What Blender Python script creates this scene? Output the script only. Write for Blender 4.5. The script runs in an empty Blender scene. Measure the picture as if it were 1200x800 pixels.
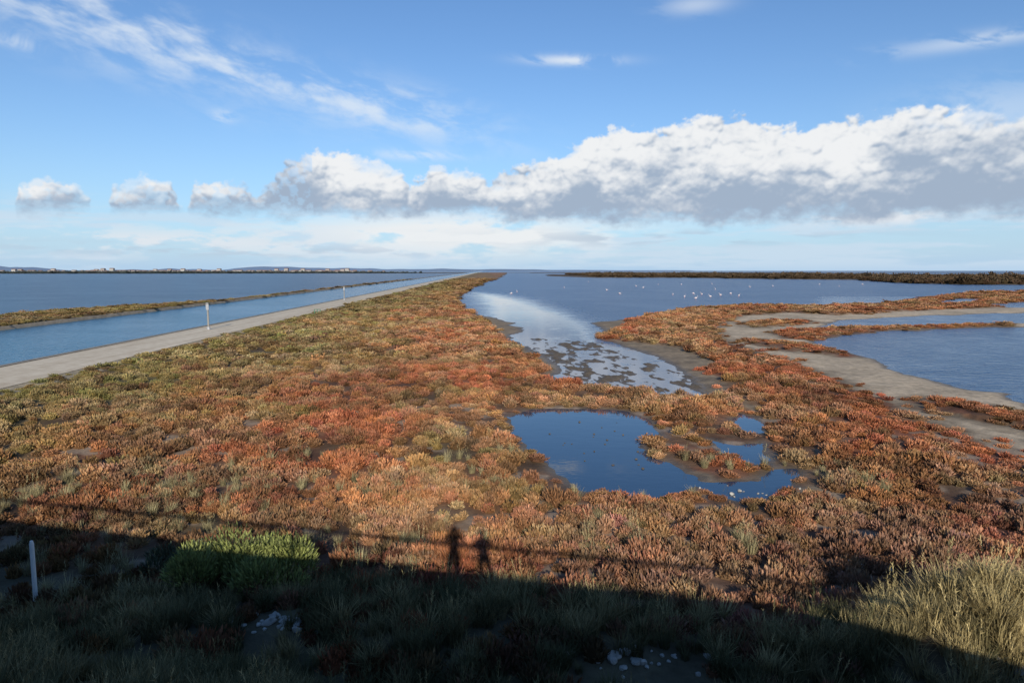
import bpy, math, random
import numpy as np
from mathutils import Vector
rng=np.random.default_rng(7); random.seed(7)
scene=bpy.context.scene
H=8.0; F=800.0; HZ=317.0
PITCH=math.atan((400-HZ)/F); cp,sp=math.cos(PITCH),math.sin(PITCH)
def plan(px,py,z=0.0):
    cx=(px-600)/F; cu=(400-py)/F
    y=cp+cu*sp; zz=-sp+cu*cp; t=(H-z)/-zz
    return (cx*t,y*t)
def skyd(px,py):
    cx=(px-600)/F; cu=(400-py)/F
    y=cp+cu*sp; zz=-sp+cu*cp
    return math.degrees(math.atan2(cx,y)), math.degrees(math.atan2(zz,math.hypot(cx,y)))
SUN_EL=math.radians(21.1); SUN_AZ=math.radians(-4.95)   # direction the light travels
# ---------------------------------------------------------------- helpers
def link(o,parent=None):
    scene.collection.objects.link(o)
    if parent: o.parent=parent
    return o
def mesh_np(name,V,Fq,mats=(),smooth=False):
    me=bpy.data.meshes.new(name)
    V=np.asarray(V,dtype=np.float32); Fq=np.asarray(Fq,dtype=np.int32)
    n=Fq.shape[1]
    me.vertices.add(len(V)); me.vertices.foreach_set('co',V.ravel())
    me.loops.add(Fq.size); me.loops.foreach_set('vertex_index',Fq.ravel())
    me.polygons.add(len(Fq)); me.polygons.foreach_set('loop_start',np.arange(0,Fq.size,n,dtype=np.int32))
    me.polygons.foreach_set('loop_total',np.full(len(Fq),n,dtype=np.int32))
    if smooth: me.polygons.foreach_set('use_smooth',np.ones(len(Fq),dtype=bool))
    me.update(calc_edges=True)
    for m in mats: me.materials.append(m)
    return me
def color_attr(me,name,C):
    a=me.attributes.new(name,'FLOAT_COLOR','POINT')
    C=np.asarray(C,dtype=np.float32)
    if C.shape[1]==3: C=np.hstack([C,np.ones((len(C),1),np.float32)])
    a.data.foreach_set('color',C.ravel())
def float_attr(me,name,C):
    a=me.attributes.new(name,'FLOAT','POINT'); a.data.foreach_set('value',np.asarray(C,dtype=np.float32))
TBL=rng.random((256,256)); TB2=rng.random((256,256))
def vnoise(x,y):
    xi=np.floor(x).astype(int); yi=np.floor(y).astype(int)
    fx=x-xi; fy=y-yi; fx=fx*fx*fx*(fx*(fx*6-15)+10); fy=fy*fy*fy*(fy*(fy*6-15)+10)
    a=TBL[xi&255,yi&255]; b=TBL[(xi+1)&255,yi&255]; c=TBL[xi&255,(yi+1)&255]; d=TBL[(xi+1)&255,(yi+1)&255]
    return (a*(1-fx)+b*fx)*(1-fy)+(c*(1-fx)+d*fx)*fy
def fbm(x,y,o=3,g=.55):
    s=0;w=0;a=1
    for i in range(o):
        s=s+a*vnoise(x+17.3*i,y-9.1*i); w+=a; a*=g; x,y=(x*.8-y*.6)*2.03,(x*.6+y*.8)*2.03
    return s/w
def ss(e0,e1,x):
    t=np.clip((x-e0)/(e1-e0),0,1); return t*t*(3-2*t)
def sdf(X,Y,poly):
    P=np.array(poly); n=len(P)
    d=np.full(X.shape,1e18); ins=np.zeros(X.shape,bool)
    for i in range(n):
        ax,ay=P[i]; bx,by=P[(i+1)%n]
        ex,ey=bx-ax,by-ay; L=ex*ex+ey*ey+1e-12
        t=np.clip(((X-ax)*ex+(Y-ay)*ey)/L,0,1)
        d=np.minimum(d,(X-ax-t*ex)**2+(Y-ay-t*ey)**2)
        c=((ay>Y)!=(by>Y))
        if abs(ey)>1e-9:
            xi=ax+(Y-ay)*ex/ey
            ins^=(c&(X<xi))
    return np.where(ins,-1,1)*np.sqrt(d)
def PL(pts): return [plan(*p) for p in pts]
# ---------------------------------------------------------------- plan of the marsh
LAG=PL([(594,320.5),(585,326),(566,332),(548,341),(540,350),(543,358),(553,365),(572,370),(600,378),(606,388),(600,398),(618,408),(640,420),(645,430),(645,442),(700,452),(760,459),(800,463),(822,464),(818,455),(806,443),(795,430),(768,420),(735,410),(700,400),(690,393),(702,388),(692,382),(690,378),(735,374),(770,367),(810,361),(870,358),(950,358),(1030,356),(1085,349),(1130,344),(1200,341),(1500,337),(1500,319.6),(594,319.6)])
PB=PL([(985,376),(1040,372),(1100,370),(1200,366.5),(1400,360),(1400,374),(1200,379),(1100,381),(1020,384),(960,385.5)])
PC=PL([(963,402),(985,393),(1060,388.5),(1200,384),(1400,378),(1400,560),(1290,510),(1200,470),(1185,461),(1130,455),(1075,440),(1035,425),(1000,413),(975,409)])
PT=PL([(1095,354),(1130,350),(1165,351),(1110,357)]); PT2=PL([(1150,358),(1200,354),(1300,352),(1300,357),(1200,361)])
P1=PL([(590,488),(618,479),(655,477),(700,479),(740,485),(765,493),(770,508),(757,520),(767,532),(792,545),(814,557),(805,572),(770,580),(730,580),(690,575),(660,564),(648,550),(638,533),(616,517),(597,502)])
P2=PL([(795,560),(850,562),(868,563),(905,550),(935,550),(920,570),(892,588),(862,586),(830,580)])
P3=PL([(858,484),(884,488),(892,506),(870,508),(862,499)]); P4=PL([(832,517),(862,522),(892,519),(903,545),(880,542),(846,534)])
WATERS=[LAG,PB,PC,PT,PT2,P1,P2,P3,P4]
SHAL=PL([(606,392),(700,400),(790,430),(835,445),(850,464),(760,463),(640,446),(625,425)])
MUD=[PL([(553,364),(572,366),(612,373),(628,388),(622,400),(656,418),(676,430),(705,449),(655,452),(630,443),(626,430),(608,414),(590,402),(578,388),(560,374)]),
     PL([(684,375.5),(725,375),(744,380),(720,386),(710,394),(726,401),(778,407),(820,419),(845,428),(834,440),(856,452),(856,464),(820,468),(770,467),(700,455),(760,440)]),
     PL([(925,572),(950,568),(1000,578),(985,592),(940,590)]),
     PL([(600,592),(640,590),(690,596),(660,608),(610,604)]),
     PL([(800,548),(830,552),(850,562),(800,566)]),PL([(866,470),(900,478),(908,500),(888,490)])]
SAND=[PL([(836,391),(843,381),(870,370.5),(930,367),(985,370),(1040,366),(1200,360.5),(1400,355),(1400,640),(1290,586),(1200,545),(1160,529),(1110,511),(1050,485),(1000,460),(950,435),(890,418),(850,405)])]
VISL=[PL([(905,392),(960,386.5),(1100,382),(1192,380.5),(1188,383.5),(1060,387.5),(980,393),(965,400),(930,398)]),
      PL([(876,401),(900,401),(950,406),(1000,413),(1000,418),(985,419),(930,413),(890,406)]),
      PL([(870,380),(910,376.5),(960,378),(930,382),(880,385)]),
      PL([(1080,472),(1120,474),(1200,486),(1300,512),(1300,535),(1200,505),(1140,496),(1098,487)])]
ISLE=[PL([(640,323.5),(700,325.5),(800,325.5),(900,327),(1000,328),(1060,332),(1120,333.5),(1200,333.8),(1400,332),(1400,326),(1200,326),(1060,324.5),(900,323),(760,322),(640,322)])]
SHORE=[[(-3500,1900),(-2200,1900),(-1500,1750),(-900,1800),(-500,1950),(-150,2100),(-100,2500),(-1000,2600),(-3500,2600)],
       [(60,2150),(300,2050),(760,2150),(760,2400),(60,2400)]]
TX,TY=.972,-.233; NX,NY=.233,.972
def as_(X,Y): return X*TX+(Y-.3)*TY, X*NX+(Y-.3)*NY
def deck(a): return np.maximum(6.42-.17*np.maximum(0,a-7.5),.5)  # right end lowered to shorten its shadow and let sun in
K=.0375
def bankE(Y): return -70.5-16*(1-ss(120,185,Y))
def mound_(X,Y): return np.exp(-(((X-9.8)/2.9)**2+((Y-12.3)/1.35)**2))  # rise added to lift grass into the sun and shade ground behind
def classify(X,Y):
    X=np.asarray(X,float);Y=np.asarray(Y,float)
    r=np.hypot(X,Y); D=X+K*Y
    m1=np.clip(.008*r,0,1.0); m2=np.clip(.005*r,0,2)
    wx=X+(fbm(X/1.1,Y/1.1,2)-.5)*.8+(fbm(X/5+40,Y/5,2)-.5)*3*m1+(vnoise(X/25+9,Y/25)-.5)*3*m2
    wy=Y+(fbm(X/1.1+70,Y/1.1,2)-.5)*.8+(fbm(X/5,Y/5+50,2)-.5)*3*m1+(vnoise(X/25,Y/25+80)-.5)*4*m2
    sd=np.full(X.shape,60.0); mud=np.full(X.shape,-1.0); sand=np.full(X.shape,-60.0); shal=np.full(X.shape,-60.0)
    q=(Y>8)&(D>-32)
    x,y=wx[q],wy[q]
    w=np.full(x.shape,1e9)
    for p in WATERS: w=np.minimum(w,sdf(x,y,p))
    w=np.minimum(w,2600-y)
    for p in ISLE: w=np.maximum(w,-sdf(x,y,p))
    for p in SHORE: w=np.maximum(w,-sdf(x,y,p))
    sd[q]=w
    m=np.full(x.shape,-1e9)
    for p in MUD: m=np.maximum(m,-sdf(x,y,p))
    mud[q]=m
    s=np.full(x.shape,-1e9)
    for p in SAND: s=np.maximum(s,-sdf(x,y,p))
    for p in VISL: s=np.minimum(s,sdf(x,y,p))
    sand[q]=s; shal[q]=-sdf(x,y,SHAL)
    ql=(D<-64)
    e=np.minimum(D-bankE(Y)+ (vnoise(X/9,Y/9)-.5)*3, 60)
    far=np.full(X.shape,-1e9)
    if ql.any():
        f=np.full(wx[ql].shape,-1e9)
        for p in SHORE: f=np.maximum(f,-sdf(wx[ql],wy[ql],p))
        far[ql]=f
    und=(fbm(X/7+3,Y/7,3)-.5)
    kk=.5+r*.004
    h=np.where(sd>0,.10*(1-np.exp(-np.maximum(sd,0)/kk))+.2*ss(.6,5,sd)+und*.45*ss(1,5,sd),np.maximum(-1.2,sd*.22))
    isl=(Y>350)&(sd>0); h=np.where(isl,h+.4,h)
    flat=np.maximum(mud,sand); h=np.where((flat>0)&(sd>0),np.minimum(h,.05+.03*np.maximum(sd,0)**.5+ .05*vnoise(X/2,Y/2)),h)
    # shallow mud flat with puddles
    islets=(fbm(X/1.0+5,Y/2.4+2,5,.75)-.535)*.6
    k=ss(-1.0,2.0,shal); h=np.where(sd<.6,h*(1-k)+np.maximum(h*.3,islets)*k,h)
    # tow path shoulder, canal, far bank
    h=np.where(D>-29.6,np.maximum(h,.76-(D+29.6)*.06+und*.3),h)
    h=np.where(D<=-29.6,.76,h)
    h=np.where(D<-36.7,-1.5,h)
    bank=np.minimum(.62+und*.3,.12*(e))
    h=np.where((D<-65.4),np.where(e>0,bank,np.maximum(-1.5,e*.3)),h)
    h=np.where((D<-64)&(far>0),.8,h)
    h=np.where((Y>2700),-1.2,h)
    # embankment carrying the road
    a,s_=as_(X,Y); hd=deck(a)
    slope=np.where(s_<.2,np.where(s_>-9,hd-.12,hd-.12-.6*(-9-s_)),hd-.12-.6*(s_-.2)+(fbm(X/1.5,Y/1.5)-.5)*.5)
    slope=np.where(D<-27,-9,slope)
    mound=1.5*mound_(X,Y)+.5*np.exp(-(((X+3)/9)**2+((Y-13.2)/1.8)**2))
    h=np.where(D>-27,np.maximum(h,slope)+np.where(s_>1,mound,0),h)
    edge=.12+.0015*r
    u=rng.random(X.shape)
    veg=(sd>edge+(u**3)*.9)&(mud<-.1+.9*u**3)&(sand<-.1+2.2*u**6)&(D>-29.7+.7*u)&(s_>.6)
    veg|=(D<-65.8)&((e>1.2)|(far>0)); veg|=(sd>0)&(Y>350)&(D>-29)
    return dict(h=h,sd=sd,mud=mud,sand=sand,veg=veg,D=D,a=a,s=s_,r=r,e=e,far=far)
def vegcol(X,Y,c):
    """plant colour: olive sea-purslane along the dike, red glasswort in the middle"""
    D=c['D']; r=c['r']
    g=1-ss(4,24,D+29.6+(fbm(X/9,Y/9)-.5)*22)
    g=np.maximum(g,(.7-.35*ss(-4,6,X))*ss(.53,.67,fbm(X/6+31,Y/6+5,3)))
    g=np.maximum(g,.5*ss(80,260,Y)*(D<10))
    g=np.where(D<-60,.75+.25*vnoise(X/5,Y/5),g)
    red=np.array([.375,.14,.072]); org=np.array([.41,.20,.10]); oli=np.array([.24,.195,.08]); tan=np.array([.38,.275,.16]); dk=np.array([.13,.075,.045])
    t=ss(.3,.65,fbm(X/12+7,Y/12+3,3))
    t=np.clip(t-.6*ss(10,25,X)*(Y<70),0,1)[:,None]
    C=red*(1-t)+org*t
    C=C*(1-g[:,None])+oli*g[:,None]
    t2=(.5*ss(.48,.64,fbm(X/2.8+90,Y/2.8,3)))[:,None]
    C=C*(1-t2)+tan*t2
    t3=(.65*ss(.54,.68,fbm(X/1.9+190,Y/1.9+33,2)))[:,None]
    C=C*(1-t3)+dk*t3
    t4=(.4*ss(.55,.70,fbm(X/8+140,Y/14+73,3)))[:,None]
    C=C*(1-t4)+dk*1.3*t4
    pk=((1-ss(16,24,Y))*ss(-2,6,X)*.45)[:,None]
    C=C*(1-pk)+np.array([.34,.20,.145])*pk
    iso=((Y>350)&(X>10))|(c['far']>0)
    C[iso]=np.array([.10,.068,.042])
    return C
# ---------------------------------------------------------------- materials
def newmat(name):
    m=bpy.data.materials.new(name); m.use_nodes=True; nt=m.node_tree
    b=nt.nodes['Principled BSDF']; return m,nt,b
def N(nt,t,**kw):
    n=nt.nodes.new(t)
    for k,v in kw.items(): setattr(n,k,v)
    return n
def noise_node(nt,scale,detail=4,rough=.6,vec=None,dist=0):
    n=N(nt,'ShaderNodeTexNoise'); n.inputs['Scale'].default_value=scale; n.inputs['Detail'].default_value=detail
    n.inputs['Roughness'].default_value=rough; n.inputs['Distortion'].default_value=dist
    if vec: nt.links.new(vec,n.inputs['Vector'])
    return n
def simple(name,col,rough=.7,var=.25,scale=8,metal=0,bump=.2):
    m,nt,b=newmat(name); L=nt.links.new
    tc=N(nt,'ShaderNodeTexCoord'); n=noise_node(nt,scale,5,.6,tc.outputs['Object'])
    r=N(nt,'ShaderNodeValToRGB'); r.color_ramp.elements[0].position=.3; r.color_ramp.elements[1].position=.7
    r.color_ramp.elements[0].color=[c*(1-var) for c in col]+[1]; r.color_ramp.elements[1].color=[min(1,c*(1+var)) for c in col]+[1]
    L(n.outputs['Fac'],r.inputs['Fac']); L(r.outputs['Color'],b.inputs['Base Color'])
    b.inputs['Roughness'].default_value=rough; b.inputs['Metallic'].default_value=metal
    bp=N(nt,'ShaderNodeBump'); bp.inputs['Strength'].default_value=bump; bp.inputs['Distance'].default_value=.02
    L(n.outputs['Fac'],bp.inputs['Height']); L(bp.outputs['Normal'],b.inputs['Normal'])
    return m
# ground
mg,nt,b=newmat('marsh_ground'); L=nt.links.new
at=N(nt,'ShaderNodeAttribute',attribute_name='gcol'); tc=N(nt,'ShaderNodeTexCoord')
n1=noise_node(nt,1.8,6,.7,tc.outputs['Object'])
mr=N(nt,'ShaderNodeMapRange'); mr.inputs['From Min'].default_value=.3; mr.inputs['From Max'].default_value=.7; mr.inputs['To Min'].default_value=.62; mr.inputs['To Max'].default_value=1.3
L(n1.outputs['Fac'],mr.inputs['Value'])
vm=N(nt,'ShaderNodeVectorMath',operation='SCALE'); L(at.outputs['Color'],vm.inputs[0]); L(mr.outputs[0],vm.inputs['Scale'])
L(vm.outputs[0],b.inputs['Base Color']); b.inputs['Specular IOR Level'].default_value=.3
sep=N(nt,'ShaderNodeAttribute',attribute_name='wet')
mr3=N(nt,'ShaderNodeMapRange'); mr3.inputs['To Min'].default_value=.95; mr3.inputs['To Max'].default_value=.5; L(sep.outputs['Fac'],mr3.inputs['Value']); L(mr3.outputs[0],b.inputs['Roughness'])
bp=N(nt,'ShaderNodeBump'); bp.inputs['Strength'].default_value=.7; bp.inputs['Distance'].default_value=.1
L(n1.outputs['Fac'],bp.inputs['Height']); L(bp.outputs['Normal'],b.inputs['Normal'])
# plants
def plantmat(name):
    m,nt,b=newmat(name); L=nt.links.new
    t=N(nt,'ShaderNodeAttribute',attribute_name='tint',attribute_type='INSTANCER')
    v=N(nt,'ShaderNodeAttribute',attribute_name='bv')
    mx=N(nt,'ShaderNodeVectorMath',operation='MULTIPLY'); L(t.outputs['Color'],mx.inputs[0]); L(v.outputs['Color'],mx.inputs[1])
    nt.nodes.remove(b); df=N(nt,'ShaderNodeBsdfDiffuse'); L(mx.outputs[0],df.inputs['Color']); L(df.outputs[0],nt.nodes['Material Output'].inputs['Surface'])
    return m
mplant=plantmat('saltmarsh_foliage'); mgrass=plantmat('grass_blades')
# ---------------------------------------------------------------- terrain
def terrain():
    r1=np.geomspace(.5,8,26)[:-1]; r2=np.geomspace(8,7000,830)
    R=np.concatenate([r1,r2])
    A=np.concatenate([np.radians(np.arange(-180,-46,4)),np.radians(np.linspace(-46,46,470)),np.radians(np.arange(50,180,4))])
    nr,na=len(R),len(A)
    X=(R[:,None]*np.sin(A)[None]).ravel(); Y=(R[:,None]*np.cos(A)[None]).ravel()
    c=classify(X,Y)
    Z=c['h']
    C=vegcol(X,Y,c)
    fine=.75+.5*fbm(X/.8,Y/.8,2)[:,None]
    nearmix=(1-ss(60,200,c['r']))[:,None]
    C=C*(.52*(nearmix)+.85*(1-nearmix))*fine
    sandc=np.array([.54,.43,.30]); mudc=np.array([.25,.19,.125])
    jit=(fbm(X/1.0+30,Y/1.0,3)-.5)*1.6
    t=ss(-.3,.5,c['mud']+jit*.6)[:,None]; C=C*(1-t)+mudc*(.55+.8*fbm(X/1.5+60,Y/1.5,3))[:,None]*t
    t=(ss(-.3,.8,c['sand']+jit*1.5))[:,None]; inner=ss(.2,2.4,c['sand']+jit)[:,None]
    C=C*(1-t)+(mudc*.9*(1-inner)+sandc*inner)*(.45+.9*fbm(X/4,Y/4,5,.65))[:,None]*t
    wd=.6+.004*c['r']
    shore=(c['sd']<wd)&(c['D']>-29); dk=ss(0,1.0,np.where(c['sd']>0,c['sd'],0)/wd)[:,None]
    C=np.where(shore[:,None],mudc*.55*(1-dk)+C*dk,C)
    C=np.where((c['D']<-28.6)[:,None]&(c['D']>-37)[:,None],np.array([.34,.28,.19]),C)
    C=np.where((c['h']<-.05)[:,None],np.array([.09,.08,.06]),C)
    bare=ss(.56,.68,fbm(X/1.7+11,Y/1.7+21,3))[:,None]*((c['r']<40)&(c['sd']>0))[:,None]*.8*ss(12,15,c['s'])[:,None]
    C=C*(1-bare)+np.array([.32,.24,.17])*bare
    fg=(1-ss(12.5,15,c['s']))[:,None]; C=C*(1-fg)+np.array([.095,.08,.05])*fine*fg  # foreground soil darkened to deepen the embankment's shadow
    i=np.arange(nr-1)[:,None]*na; j=np.arange(na)[None]; jn=(j+1)%na
    Q=np.stack([i+j,i+na+j,i+na+jn,i+jn],-1).reshape(-1,4)[:,::-1]
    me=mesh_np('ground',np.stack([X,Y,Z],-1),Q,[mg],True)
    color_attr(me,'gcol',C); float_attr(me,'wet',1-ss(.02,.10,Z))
    return link(bpy.data.objects.new('ground',me))
terrain()
# ---------------------------------------------------------------- water
def watermat(name,base,rough,amp,calm=False,rip=1.0,spec=.5):
    m,nt,b=newmat(name); L=nt.links.new
    b.inputs['Base Color'].default_value=base+(1,); b.inputs['IOR'].default_value=1.33; b.inputs['Specular IOR Level'].default_value=spec
    tc=N(nt,'ShaderNodeTexCoord'); mp=N(nt,'ShaderNodeMapping'); mp.inputs['Scale'].default_value=(.8,1.3,1); mp.inputs['Rotation'].default_value=(0,0,.35)
    L(tc.outputs['Object'],mp.inputs['Vector'])
    a=noise_node(nt,1.1*rip,3,.6,mp.outputs[0]); c=noise_node(nt,.035,4,.65,mp.outputs[0],1.0)
    mr=N(nt,'ShaderNodeMapRange'); mr.inputs['From Min'].default_value=.38; mr.inputs['From Max'].default_value=.62; mr.inputs['To Min'].default_value=.45; mr.inputs['To Max'].default_value=1.0
    L(c.outputs['Fac'],mr.inputs['Value'])
    s=N(nt,'ShaderNodeMath',operation='MULTIPLY'); L(mr.outputs[0],s.inputs[0]); s.inputs[1].default_value=amp
    out=s.outputs[0]; 
    if calm:
        at=N(nt,'ShaderNodeAttribute',attribute_name='calm')
        pn=noise_node(nt,.22,6,.7,tc.outputs['Object'])
        ad=N(nt,'ShaderNodeMath',operation='MULTIPLY_ADD'); L(pn.outputs['Fac'],ad.inputs[0]); ad.inputs[1].default_value=2.2; ad.inputs[2].default_value=-1.0
        s2=N(nt,'ShaderNodeMath',operation='ADD',use_clamp=True); L(at.outputs['Fac'],s2.inputs[0]); L(ad.outputs[0],s2.inputs[1])
        mm=N(nt,'ShaderNodeMath',operation='MULTIPLY',use_clamp=True); L(s2.outputs[0],mm.inputs[0]); L(at.outputs['Fac'],mm.inputs[1])
        inv=N(nt,'ShaderNodeMath',operation='SUBTRACT'); inv.inputs[0].default_value=1; L(mm.outputs[0],inv.inputs[1])
        inv2=N(nt,'ShaderNodeMath',operation='MAXIMUM'); L(inv.outputs[0],inv2.inputs[0]); inv2.inputs[1].default_value=.03
        k=N(nt,'ShaderNodeMath',operation='MULTIPLY'); L(inv2.outputs[0],k.inputs[0]); L(out,k.inputs[1]); out=k.outputs[0]
        kr=N(nt,'ShaderNodeMath',operation='MULTIPLY'); L(inv2.outputs[0],kr.inputs[0]); kr.inputs[1].default_value=rough; L(kr.outputs[0],b.inputs['Roughness'])
    else: b.inputs['Roughness'].default_value=rough
    bp=N(nt,'ShaderNodeBump'); bp.inputs['Distance'].default_value=.55; L(out,bp.inputs['Strength']); L(a.outputs['Fac'],bp.inputs['Height']); L(bp.outputs['Normal'],b.inputs['Normal'])
    return m
mlag=watermat('lagoon_water',(.025,.085,.19),.28,.85,True,spec=.45)
mlak=watermat('lake_water',(.028,.065,.12),.28,.9,True,spec=.38)
mcan=watermat('canal_water',(.012,.12,.22),.2,.8,spec=.4)
mpond=watermat('pond_water',(.02,.05,.10),.02,.012,spec=.6)
rows=np.concatenate([[-3000,-300,-60,0,10,20],np.geomspace(22,41.5,12)[:],np.geomspace(42.5,25000,330)])
rows=np.unique(rows)
def wgrid(name,cols,mat,skip=None,only=None):
    D,Yv=np.meshgrid(cols,rows); X=D-K*Yv
    nr,nc=D.shape
    i=(np.arange(nr-1)[:,None]*nc+np.arange(nc-1)[None])
    cy=(rows[:-1]+rows[1:])/2; cx=(cols[:-1]+cols[1:])/2
    inb=((cy>20)&(cy<41.5))[:,None]&((cx>-1.5)&(cx<16.5))[None]
    if skip: i=i[~inb]
    elif only: i=i[inb]
    else: i=i.ravel()
    Q=np.stack([i,i+1,i+nc+1,i+nc],-1)
    V=np.stack([X.ravel(),Yv.ravel(),np.zeros(X.size)],-1)
    me=mesh_np(name,V,Q,[mat])
    x,y=V[:,0],V[:,1]
    CAL=PL([(536,340),(590,344),(635,352),(675,366),(705,380),(720,400),(800,415),(850,440),(860,470),(620,465),(560,380)])
    q=(x>-30)&(x<200)&(y>20)&(y<600); cal=np.zeros(len(x))
    cal[q]=ss(0,1,-sdf(x[q],y[q],CAL)/(.08*y[q])+.35)
    q2=(x>20)&(y<210)&(x>.45*y); cal[q2]=np.maximum(cal[q2],.45)
    float_attr(me,'calm',cal)
    return link(bpy.data.objects.new(name,me))
rc=np.unique(np.concatenate([[-35.],np.arange(-34,-1.5,2.5),np.arange(-1.5,16.6,1.5),np.arange(18,130,2.5),np.geomspace(135,25000,40)]))
wgrid('lagoon_water',rc,mlag,skip=True); wgrid('pond_water',np.array([-1.5,4.5,10.5,16.5]),mpond,only=True)
wgrid('canal_water',np.array([-67.5,-60,-50,-42,-35.]),mcan)
wgrid('lake_water',np.unique(-np.geomspace(67.5,25000,60)),mlak)
# ---------------------------------------------------------------- towpath and quay edges
def strip(name,pts,mat,ys=None):
    ys=np.concatenate([np.arange(-60,200,4),np.geomspace(204,2400,120)])
    V=[];n=len(pts)
    for y in ys:
        for d,z in pts: V.append((d-K*y,y,z))
    Q=[(i*n+j,i*n+j+1,(i+1)*n+j+1,(i+1)*n+j) for i in range(len(ys)-1) for j in range(n-1)]
    me=mesh_np(name,V,Q,[mat]); return link(bpy.data.objects.new(name,me))
mpath,nt,b=newmat('gravel_path'); L=nt.links.new
tc=N(nt,'ShaderNodeTexCoord'); mp=N(nt,'ShaderNodeMapping'); mp.inputs['Rotation'].default_value=(0,0,-K); mp.inputs['Scale'].default_value=(.9,.05,1); L(tc.outputs['Object'],mp.inputs[0])
a=noise_node(nt,1.0,5,.6,mp.outputs[0]); bb=noise_node(nt,1.5,6,.7,tc.outputs['Object'])
r=N(nt,'ShaderNodeValToRGB'); r.color_ramp.elements[0].position=.35; r.color_ramp.elements[1].position=.62
r.color_ramp.elements[0].color=(.46,.37,.26,1); r.color_ramp.elements[1].color=(.70,.61,.47,1)
mxx=N(nt,'ShaderNodeMix',data_type='FLOAT'); mxx.inputs[0].default_value=.55; L(a.outputs['Fac'],mxx.inputs[2]); L(bb.outputs['Fac'],mxx.inputs[3])
L(mxx.outputs[0],r.inputs['Fac']); L(r.outputs['Color'],b.inputs['Base Color']); b.inputs['Roughness'].default_value=.95; b.inputs['Specular IOR Level'].default_value=.2
strip('towpath',[(-29.9,.79),(-31,.83),(-33,.85),(-35,.84),(-36.3,.82)],mpath)
mst=simple('quay_stone',(.26,.22,.17),.9,.3,.8)
strip('quay_wall',[(-36.3,.86),(-36.95,.86),(-37.0,-1.0)],mst)
strip('quay_wall',[(-65.2,-1.0),(-65.25,.5),(-65.9,.5),(-65.95,.0)],mst)
# ---------------------------------------------------------------- plant prototypes
def bush_mesh(name,nb,seed,w=.028,hh=.62,bl=(.14,.30),mat=None,core=.78):
    g=np.random.default_rng(seed)
    lob=[(g.uniform(-.25,.25),g.uniform(-.25,.25),g.uniform(.25,.38),g.uniform(.7,1.0)) for _ in range(5)]+[(0,0,.4,1)]
    V=[];Fc=[];C=[]
    for k in range(nb):
        lx,ly,lr,lh=lob[g.integers(len(lob))]
        th=g.uniform(0,2*math.pi); ph=math.acos(g.uniform(0,1)**.8)
        d=np.array([math.sin(ph)*math.cos(th),math.sin(ph)*math.sin(th),math.cos(ph)])
        L_=g.uniform(*bl)
        p=np.array([lx,ly,0])+d*np.array([lr,lr,hh*lh])*g.uniform(.55,.85)
        dr=d*.6+np.array([0,0,.75])+g.normal(0,.28,3); dr/=np.linalg.norm(dr)
        side=np.cross(dr,g.normal(0,1,3)); side/=np.linalg.norm(side)+1e-9
        q=p+dr*L_
        n=len(V); ww=w*g.uniform(.7,1.3)
        V+= [p,p+dr*L_*.55+side*ww,q,p+dr*L_*.55-side*ww]
        v=g.uniform(.75,1.25); cr=g.normal(0,.05)
        col=np.array([v*(1+cr),v,v*(1-cr)])
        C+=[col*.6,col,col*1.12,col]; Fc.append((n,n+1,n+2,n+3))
    me=bpy.data.meshes.new(name)
    rings=3;seg=8;base=len(V)  # dark inner dome fills the clump, shade put into its colour
    for i in range(rings):
        f=i/(rings)
        for j in range(seg):
            t=2*math.pi*j/seg; rr=.42*core*math.cos(f*1.4)*g.uniform(.8,1.2)
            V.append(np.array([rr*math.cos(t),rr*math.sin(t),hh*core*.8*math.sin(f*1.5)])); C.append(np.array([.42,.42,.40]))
    V.append(np.array([0,0,hh*core*.85])); C.append(np.array([.42,.42,.40]))
    for i in range(rings-1):
        for j in range(seg):
            Fc.append((base+i*seg+j,base+i*seg+(j+1)%seg,base+(i+1)*seg+(j+1)%seg,base+(i+1)*seg+j))
    for j in range(seg): Fc.append((base+(rings-1)*seg+j,base+(rings-1)*seg+(j+1)%seg,base+rings*seg))
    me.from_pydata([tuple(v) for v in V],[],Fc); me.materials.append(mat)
    color_attr(me,'bv',np.array(C)); return me
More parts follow.
